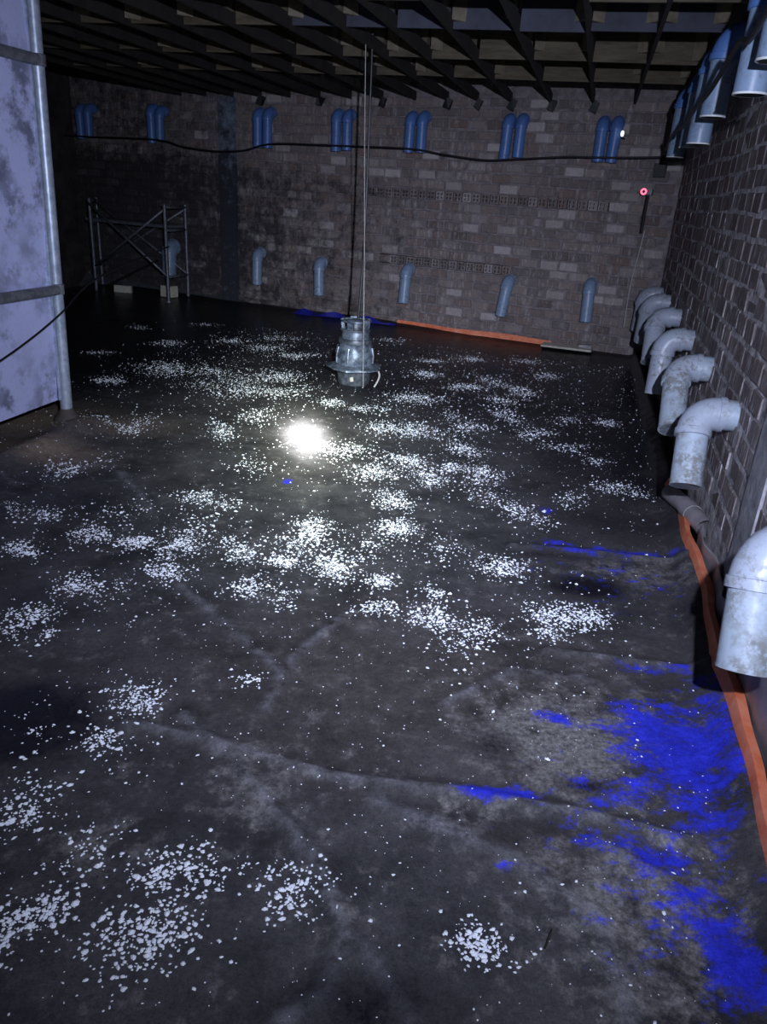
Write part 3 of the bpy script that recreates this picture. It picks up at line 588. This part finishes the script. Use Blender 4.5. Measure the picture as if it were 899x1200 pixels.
# ------------------------------------------------------------------ partition and its post at the left
PB = Vector((-1.92, 4.32, 0))
post = empty('steel_post', PB + Vector((0, 0, .05)), 0); tag(post, 'galvanised round steel post standing at the end of the pale partition', 'post')
lean = Vector((.05, .0, 2.41))
MB().tube([(0, 0, .0), lean * .5, lean], [.034, .034, .034], 20).build('tube', M['galv'], post, True)
MB().tube([(0, 0, -.03), (0, 0, 0), (.001, 0, .03), (.001, 0, .05)], [.085, .07, .045, .036], 18).build('cement_foot', M['concrete'], post, True)
for z in (.785, 1.895):
    cpt = lean * ((z - .05) / 2.41)
    MB().tube([cpt + Vector((0, 0, -.028)), cpt + Vector((0, 0, -.026)), cpt + Vector((0, 0, .026)), cpt + Vector((0, 0, .028))], [.035, .042, .042, .035], 18).build('clamp', M['rail'], post, True)
part = empty('partition_panel', PB - RD * 1.2 + Vector((0, 0, .13)), RZ_R); part.rotation_euler = (.021, 0, RZ_R); tag(part, 'pale blue-white partition sheet with damp stains, hung beside the steel post', 'partition')
PL = 2.3
def psheet(z0, z1):
    mb = MB(); nx, nzz = 36, 20; vs = []; fs = []
    for side in (0, 1):
        for i in range(nx + 1):
            for j in range(nzz + 1):
                x = 1.145 - PL * i / nx; z = z0 + (z1 - z0) * j / nzz
                vs.append((x, (.012 if side == 0 else 0) + .006 * math.sin(x * 7 + z * 2) + .004 * math.sin(z * 9 + x), z))
    m_ = (nx + 1) * (nzz + 1)
    for i in range(nx):
        for j in range(nzz):
            a = i * (nzz + 1) + j; q4 = (a, a + 1, a + nzz + 2, a + nzz + 1); fs.append(q4); fs.append(tuple(m_ + k for k in reversed(q4)))
    for i in range(nx):
        for j in (0, nzz):
            a = i * (nzz + 1) + j; fs.append((a, a + nzz + 1, m_ + a + nzz + 1, m_ + a))
    for j in range(nzz):
        for i in (0, nx):
            a = i * (nzz + 1) + j; fs.append((a, m_ + a, m_ + a + 1, a + 1))
    return mb.add(vs, fs)
for a, b in ((.03, .652), (.658, 1.76), (1.766, 2.3)): psheet(a, b).build('sheet', M['sheet'], part, True)
for z in (.655, 1.763):
    mb = MB(); mb.tube([(1.17, -.028, z), (.6, -.028, z + .002), (-1.15, -.028, z - .003)], .027, 12); mb.build('rail', M['rail'], part, True)
MB().box((1.150, -.006, 1.16), (.012, .02, 2.26)).build('edge_batten', M['galv'], part)

def cable(name, pts, r, mat, label, cat='cable', n=7):
    P_ = [Vector(p) for p in pts]; out = []
    for i in range(len(P_) - 1):
        p0, p1, p2, p3 = P_[max(i - 1, 0)], P_[i], P_[i + 1], P_[min(i + 2, len(P_) - 1)]
        for k in range(8):
            t = k / 8; out.append(.5 * ((2 * p1) + (p2 - p0) * t + (2 * p0 - 5 * p1 + 4 * p2 - p3) * t * t + (3 * p1 - p0 - 3 * p2 + p3) * t ** 3))
    out.append(P_[-1]); o = MB().tube(out, r, n).build(name, mat, None, True); tag(o, label, cat); return o
def PN(d, o, z): return PB - RD * d + Vector((0, 0, z)) + RN * (-.0 + o)
cable('electric_cable', [PN(1.0, .05, .38), PN(.6, .05, .47), PN(.3, .055, .56), PN(.02, .05, .66), PN(-.5, -.05, .80), PN(-1.8, -.3, .9)], .006, M['cable'], 'thin black cable drooping across the pale partition sheet')

# ------------------------------------------------------------------ scaffold by the dark back-left corner
sc = empty('scaffold', BW(-4.75, .45, 0), RZ_B); tag(sc, 'low steel pipe scaffold frame with crossed braces in the dark back corner', 'scaffold')
inv_sc = Matrix.Rotation(-RZ_B, 4, 'Z') @ Matrix.Translation(-Vector(sc.location))
def SP(u, o, z): return inv_sc @ BW(u, o, z)
FR, RR, FL, RL = (-4.66, .50), (-4.68, .10), (-5.78, .50), (-6.05, .10)
for a in (FR, RR, FL, RL):
    up_ = MB().tube([SP(a[0], a[1], .02), SP(a[0], a[1], 1.10)], .021, 10).build('upright', M['steel_dark'], sc, True)
    MB().tube([SP(a[0], a[1], .0), SP(a[0], a[1], .025)], [.045, .04], 10).build('foot', M['steel_dark'], up_, True)
for a, b in ((FR, RR), (FL, RL)):
    for z in (.30, .82, 1.07): MB().tube([SP(a[0], a[1], z), SP(b[0], b[1], z)], .016, 8).build('rung', M['steel_dark'], sc, True)
for a, b in ((FR, FL), (RR, RL)):
    MB().tube([SP(a[0], a[1], 1.05), SP(b[0], b[1], .32)], .015, 8).build('brace', M['steel_dark'], sc, True)
    MB().tube([SP(a[0], a[1] + .02, .32), SP(b[0], b[1] + .02, 1.05)], .015, 8).build('brace', M['steel_dark'], sc, True)
MB().box((SP(-4.66, .3, .86) + SP(-5.9, .3, .86)) / 2, (1.22, .34, .035)).build('deck_plank', M['steel_dark'], sc)

# ------------------------------------------------------------------ hanging humidifier
HX = Vector((-.30, 5.80, float(floor_z(np.array(-.3), np.array(5.8)))))
hu = empty('humidifier', HX, .3); tag(hu, 'cast grey bell-shaped humidifier hanging on a cable over the floor', 'humidifier')
MB().lathe([(.0, 0), (.115, 0), (.125, .015), (.13, .09), (.135, .12), (.0, .12)], 30).build('base_bowl', M['iron_dark'], hu, True)
MB().lathe([(.12, .115), (.185, .118), (.205, .125), (.203, .138), (.17, .15), (.13, .16)], 36, wob=lambda i, a: .05 * math.sin(5 * a) + .04 * math.sin(9 * a + 1) if 0 < i < 5 else 0).build('skirt_plate', M['iron'], hu, True)
bell = MB().lathe([(.0, .15), (.14, .15), (.147, .18), (.145, .23), (.135, .275), (.118, .31), (.112, .318), (0, .318)], 30).build('bell_body', M['iron'], hu, True)
for k in range(8):
    a = k * math.pi / 4 + .2; c, s_ = math.cos(a), math.sin(a)
    MB().tube([(c * .148, s_ * .148, .17), (c * .15, s_ * .15, .23), (c * .137, s_ * .137, .285)], .008, 6).build('rib', M['iron'], bell, True)
MB().lathe([(.108, .312), (.128, .314), (.13, .33), (.126, .345), (.106, .347)], 30).build('ring', M['iron_dark'], hu, True)
MB().lathe([(.0, .34), (.108, .34), (.104, .38), (.10, .405), (.0, .405)], 26).build('motor_housing', M['iron'], hu, True)
MB().lathe([(.098, .40), (.112, .402), (.113, .418), (.098, .42)], 26).build('top_ring', M['iron_dark'], hu, True)
for k in range(5):
    a = 2 * math.pi * k / 5 + .3; c, s_ = math.cos(a), math.sin(a)
    MB().box((c * .098, s_ * .098, .45), (.022, .045, .085), Matrix.Rotation(a, 3, 'Z') @ Matrix.Rotation(.12, 3, 'Y'), .004).build('lug', M['iron'], hu)
MB().lathe([(.0, .40), (.07, .405), (.075, .44), (.06, .475), (.03, .49), (.0, .492)], 22).build('cap', M['iron_dark'], hu, True)
MB().lathe([(.10, .470), (.118, .472), (.118, .484), (.10, .486)], 24).build('rim_ring', M['iron'], hu, True)
MB().box((-.05, -.132, .06), (.028, .012, .03), None, .003).build('nameplate', M['bone'], hu)
cable('hanging_cable', [HX + Vector((.015, 0, .485)), HX + Vector((.03, .0, 1.0)), HX + Vector((.03, 0, 1.6)), HX + Vector((.02, 0, 2.47))], .008, M['cable'], 'black power cable hanging straight down to the humidifier')
cable('pale_string', [HX + Vector((.085, -.20, .02)), HX + Vector((.075, -.215, .25)), HX + Vector((.045, -.20, 1.0)), HX + Vector((.01, -.18, 1.7)), HX + Vector((-.02, -.16, 2.47))], .0026, M['string'], 'thin pale string hanging from the ceiling in front of the humidifier', 'string')
cable('pale_rope_end', [HX + Vector((.185, -.06, .13)), HX + Vector((.20, -.075, .09)), HX + Vector((.19, -.09, .05)), HX + Vector((.165, -.11, .004))], .007, M['string'], 'short pale rope end beside the humidifier, touching the floor', 'rope')

# ------------------------------------------------------------------ small things on the walls
cable('wall_cable', [BW(u, .19, z) for u, z in ((-7.2, 1.80), (-6.1, 1.78), (-5.0, 1.78), (-4.6, 1.72), (-4.2, 1.69), (-3.8, 1.71), (-3.4, 1.79), (-2.6, 1.80), (-1.8, 1.80), (-1.4, 1.76), (-1.0, 1.73), (-.7, 1.75), (-.2, 1.79), (.2, 1.80), (.6, 1.82), (.70, 1.84))], .010, M['cable'], 'black cable sagging along the upper pipes of the back wall')
rc = Vector(RW(1.3, .31, 1.98)); 
cable('pipe_cable', [RW(.6, .30, 2.1), RW(1.55, .295, 1.93), RW(1.85, .30, 1.95), RW(2.4, .31, 1.87), RW(3.0, .305, 1.86), RW(3.5, .30, 1.83), RW(4.4, .29, 1.86), RW(5.6, .24, 1.84)], .010, M['cable'], 'dark cable looped along the upper pipes of the right wall')
sp = empty('speaker', BW(.64, .09, 1.72), RZ_B); tag(sp, 'small black horn speaker hung by the right corner of the back wall', 'speaker')
MB().box((0, 0, 0), (.10, .08, .11), None, .006).build('cabinet', M['black'], sp); MB().lathe([(.03, 0), (.045, .03)], 16).build('horn', M['black'], sp, True).rotation_euler = (-math.pi / 2, 0, 0)
MB().tube([(0, -.02, .05), (.01, -.05, .1), (.0, -.10, .12)], .008, 6).build('bracket', M['black'], sp, True)
kam = empty('infrared_camera', BW(.54, .13, 1.535), RZ_B); tag(kam, 'small camera with glowing red infrared ring on the back wall', 'camera')
MB().tube([(0, -.11, 0), (0, .02, 0), (0, .03, 0)], [.032, .034, .030], 16).build('housing', M['rail'], kam, True)
ring = MB(); N_ = 24; vs = []; fs = []
for k in range(N_):
    a = 2 * math.pi * k / N_
    for r_, y_ in ((.029, .03), (.029, .036), (.013, .036), (.013, .03)): vs.append((r_ * math.cos(a), y_, r_ * math.sin(a)))
for k in range(N_):
    for j in range(4): fs.append((k * 4 + j, k * 4 + (j + 1) % 4, ((k + 1) % N_) * 4 + (j + 1) % 4, ((k + 1) % N_) * 4 + j))
ro = ring.add(vs, fs).build('led_ring', M['red_led'], kam, True); ro['label'] = 'glowing red ring'
MB().tube([(0, .028, 0), (0, .038, 0), (0, .040, 0)], [.013, .012, .004], 14).build('lens', M['black'], kam, True)
MB().box((-.045, -.05, .0), (.05, .12, .05), None, .003).build('junction_box', M['rail'], kam)
MB().tube([(-.03, -.06, -.03), (-.03, -.06, -.20), (-.03, -.06, -.36)], [.016, .018, .014], 8).build('stem', M['black'], kam, True)
cable('thin_wire', [BW(.60, .05, 1.20), BW(.58, .05, .95), BW(.56, .06, .68), BW(.57, .05, .3)], .005, M['string'], 'thin pale wire dropping from the camera to the far pipes', 'wire')
ld = empty('indicator_lamp', BW(.27, .20, 2.0), RZ_B); tag(ld, 'tiny white indicator light beside the rightmost upper pipe pair', 'light')
MB().lathe([(.0, .026), (.012, .02), (.016, 0), (.012, -.02), (0, -.026)], 12).build('bulb', M['white_led'], ld, True)
MB().tube([(0, 0, -.02), (0, -.03, -.03), (0, -.19, -.03)], .006, 6).build('holder', M['black'], ld, True)

# ------------------------------------------------------------------ low things along the right wall and on the floor
mb = MB(); vs = []; fs = []; n = 90; k = 9
for i in range(n + 1):
    s = -.9 + 2.75 * i / n
    for j in range(k):
        q_ = j / (k - 1); z = .004 + (.12 + .16 / (1 + math.exp((s - 1.1) * 5))) * q_ * (1 + .15 * math.sin(s * 4)); o_ = .034 + .018 * math.sin(s * 11 + q_ * 1.5) * (.4 + .6 * q_) + .005 * math.sin(s * 27 + 2 * q_)
        vs.append(RW(s + .03 * q_ * math.sin(s * 9), max(o_, .016) , z))
for i in range(n):
    for j in range(k - 1): fs.append((i * k + j, (i + 1) * k + j, (i + 1) * k + j + 1, i * k + j + 1))
sk = mb.add(vs, fs).build('plastic_skirt', M['skirt'], None, True); tag(sk, 'grey folded plastic sheet hanging at the foot of the right wall', 'plastic sheet')
sk.modifiers.new('thick', 'SOLIDIFY').thickness = .003
gp = empty('grey_pipe_stub', RW(2.25, .10, .06), RZ_R); tag(gp, 'short grey pipe end lying low by the right wall under the elbow pipe', 'pipe')
MB().tube([(-.36, -.09, .05), (-.1, -.03, .05), (.12, .02, .03), (.12, .02, .03), (-.1, -.03, .05)], [.042, .042, .042, .036, .036], 16, False).build('tube', M['skirt'], gp, True)
MB().tube([(-.20, -.053, .05), (-.12, -.035, .05)], [.046, .046], 16).build('coupling', M['skirt'], gp, True)
fb = empty('loose_board', BW(.06, .13, .045), RZ_B + .12); tag(fb, 'pale cement board scrap lying at the foot of the back wall', 'board')
MB().box((0, 0, 0), (.50, .14, .03), None, .008).build('plate', M['bone'], fb); MB().box((-.17, -.02, .03), (.12, .08, .03), None, .008).build('mortar_lump', M['plaster'], fb)
for i, (u, o_, sz, lab) in enumerate([(-5.50, .34, (.22, .10, .05), 'pale brick lying under the scaffold deck'), (-4.88, .22, (.17, .13, .13), 'yellowish block standing at the right foot of the scaffold')]):
    z_ = .06 if i == 0 else .12
    me_ = brick_variants(sz[0], sz[1], sz[2], M['bone'], 1, 'loose_block')[0]
    p = BW(u, o_, 0); o = link('loose_block', me_, None, p + Vector((0, 0, float(floor_z(np.array(p.x), np.array(p.y))) + sz[2] / 2 + .004)), RZ_B + .3 - i * .4); tag(o, lab, 'block', 'loose blocks by the scaffold')
tw = Vector((.395, 1.09, 0)); tz = float(floor_z(np.array(tw.x), np.array(tw.y))) + .006
o = MB().tube([(-.012, -.022, tz), (.0, 0, tz + .002), (.010, .022, tz + .001)], [.002, .003, .0015], 7).build('twig', M['twig'], None, True, (tw.x, tw.y, 0)); tag(o, 'small black twig lying on the dirty liner near the front', 'twig')

# ------------------------------------------------------------------ bird droppings scattered over the liner
xs = []; ys = []; sz = []
for cx, cy, rx, ry, n in CLUMPS:
    dist = math.hypot(cx, cy); m_ = int(n * (1.35 + .6 * min(1, max(0, (dist - 1.3) / 1.5))))
    nsub = 4; sub = rng.normal(0, .42, (nsub, 2)); pick = rng.integers(0, nsub, m_)
    g = sub[pick] + rng.normal(0, .42, (m_, 2)); out = rng.random(m_) < .14; g[out] *= 2.0
    xs.append(cx + g[:, 0] * rx); ys.append(cy + g[:, 1] * ry)
    b = rng.lognormal(0, .42, m_) * (.0029 + .0006 * math.exp(-max(dist - 1.2, 0) / .7) + .00012 * dist); sz.append(np.minimum(b, .0085))
m_ = 5200
s_ = -.6 + 6.6 * rng.random(m_) ** .8; t_ = -.15 - 4.0 * rng.random(m_)
xs.append(RP.x + s_ * RD.x + t_ * RN.x); ys.append(RP.y + s_ * RD.y + t_ * RN.y); sz.append(rng.lognormal(0, .5, m_) * (.0019 + .0002 * np.maximum(s_, 0)))
m_ = 700
xs.append(rng.uniform(-1.0, .9, m_)); ys.append(rng.uniform(.85, 2.3, m_)); sz.append(rng.lognormal(0, .45, m_) * .0017)
xs = np.concatenate(xs); ys = np.concatenate(ys); sz = np.minimum(np.concatenate(sz), .016)
s_, t_ = st_of(xs, ys); ok = (t_ < -.14) & (s_ < back_s(t_) - .25); xs, ys, sz = xs[ok], ys[ok], sz[ok]
zz = floor_z(xs, ys); n = len(xs)
base = np.array([(1, 0, 0), (.35, .9, 0), (-.6, .75, 0), (-1, -.1, 0), (-.3, -.95, 0), (.65, -.7, 0), (0, 0, 1)], float)
ang = rng.uniform(0, 6.283, n); asp = rng.uniform(.55, 1.0, n); jit = 1 + rng.normal(0, .16, (n, 7))
bx = base[None, :, 0] * jit * sz[:, None]; by = base[None, :, 1] * jit * (sz * asp)[:, None]; bz = base[None, :, 2] * (sz * rng.uniform(.45, .9, n))[:, None] - .0012
c, s2 = np.cos(ang)[:, None], np.sin(ang)[:, None]
V = np.stack([xs[:, None] + bx * c - by * s2, ys[:, None] + bx * s2 + by * c, zz[:, None] + bz + .0016], -1).reshape(-1, 3)
tri = np.array([(0, 1, 6), (1, 2, 6), (2, 3, 6), (3, 4, 6), (4, 5, 6), (5, 0, 6)])
Fc = (tri[None] + 7 * np.arange(n)[:, None, None]).reshape(-1, 3)
me = bpy.data.meshes.new('bird_droppings'); me.from_pydata(V.tolist(), [], Fc.tolist()); me.update(); me.materials.append(M['dropping'])
dr_ = link('bird_droppings', me); tag(dr_, 'white dried bird droppings scattered in clumps over the dark liner', 'droppings', None, 'stuff')
print('droppings', n)
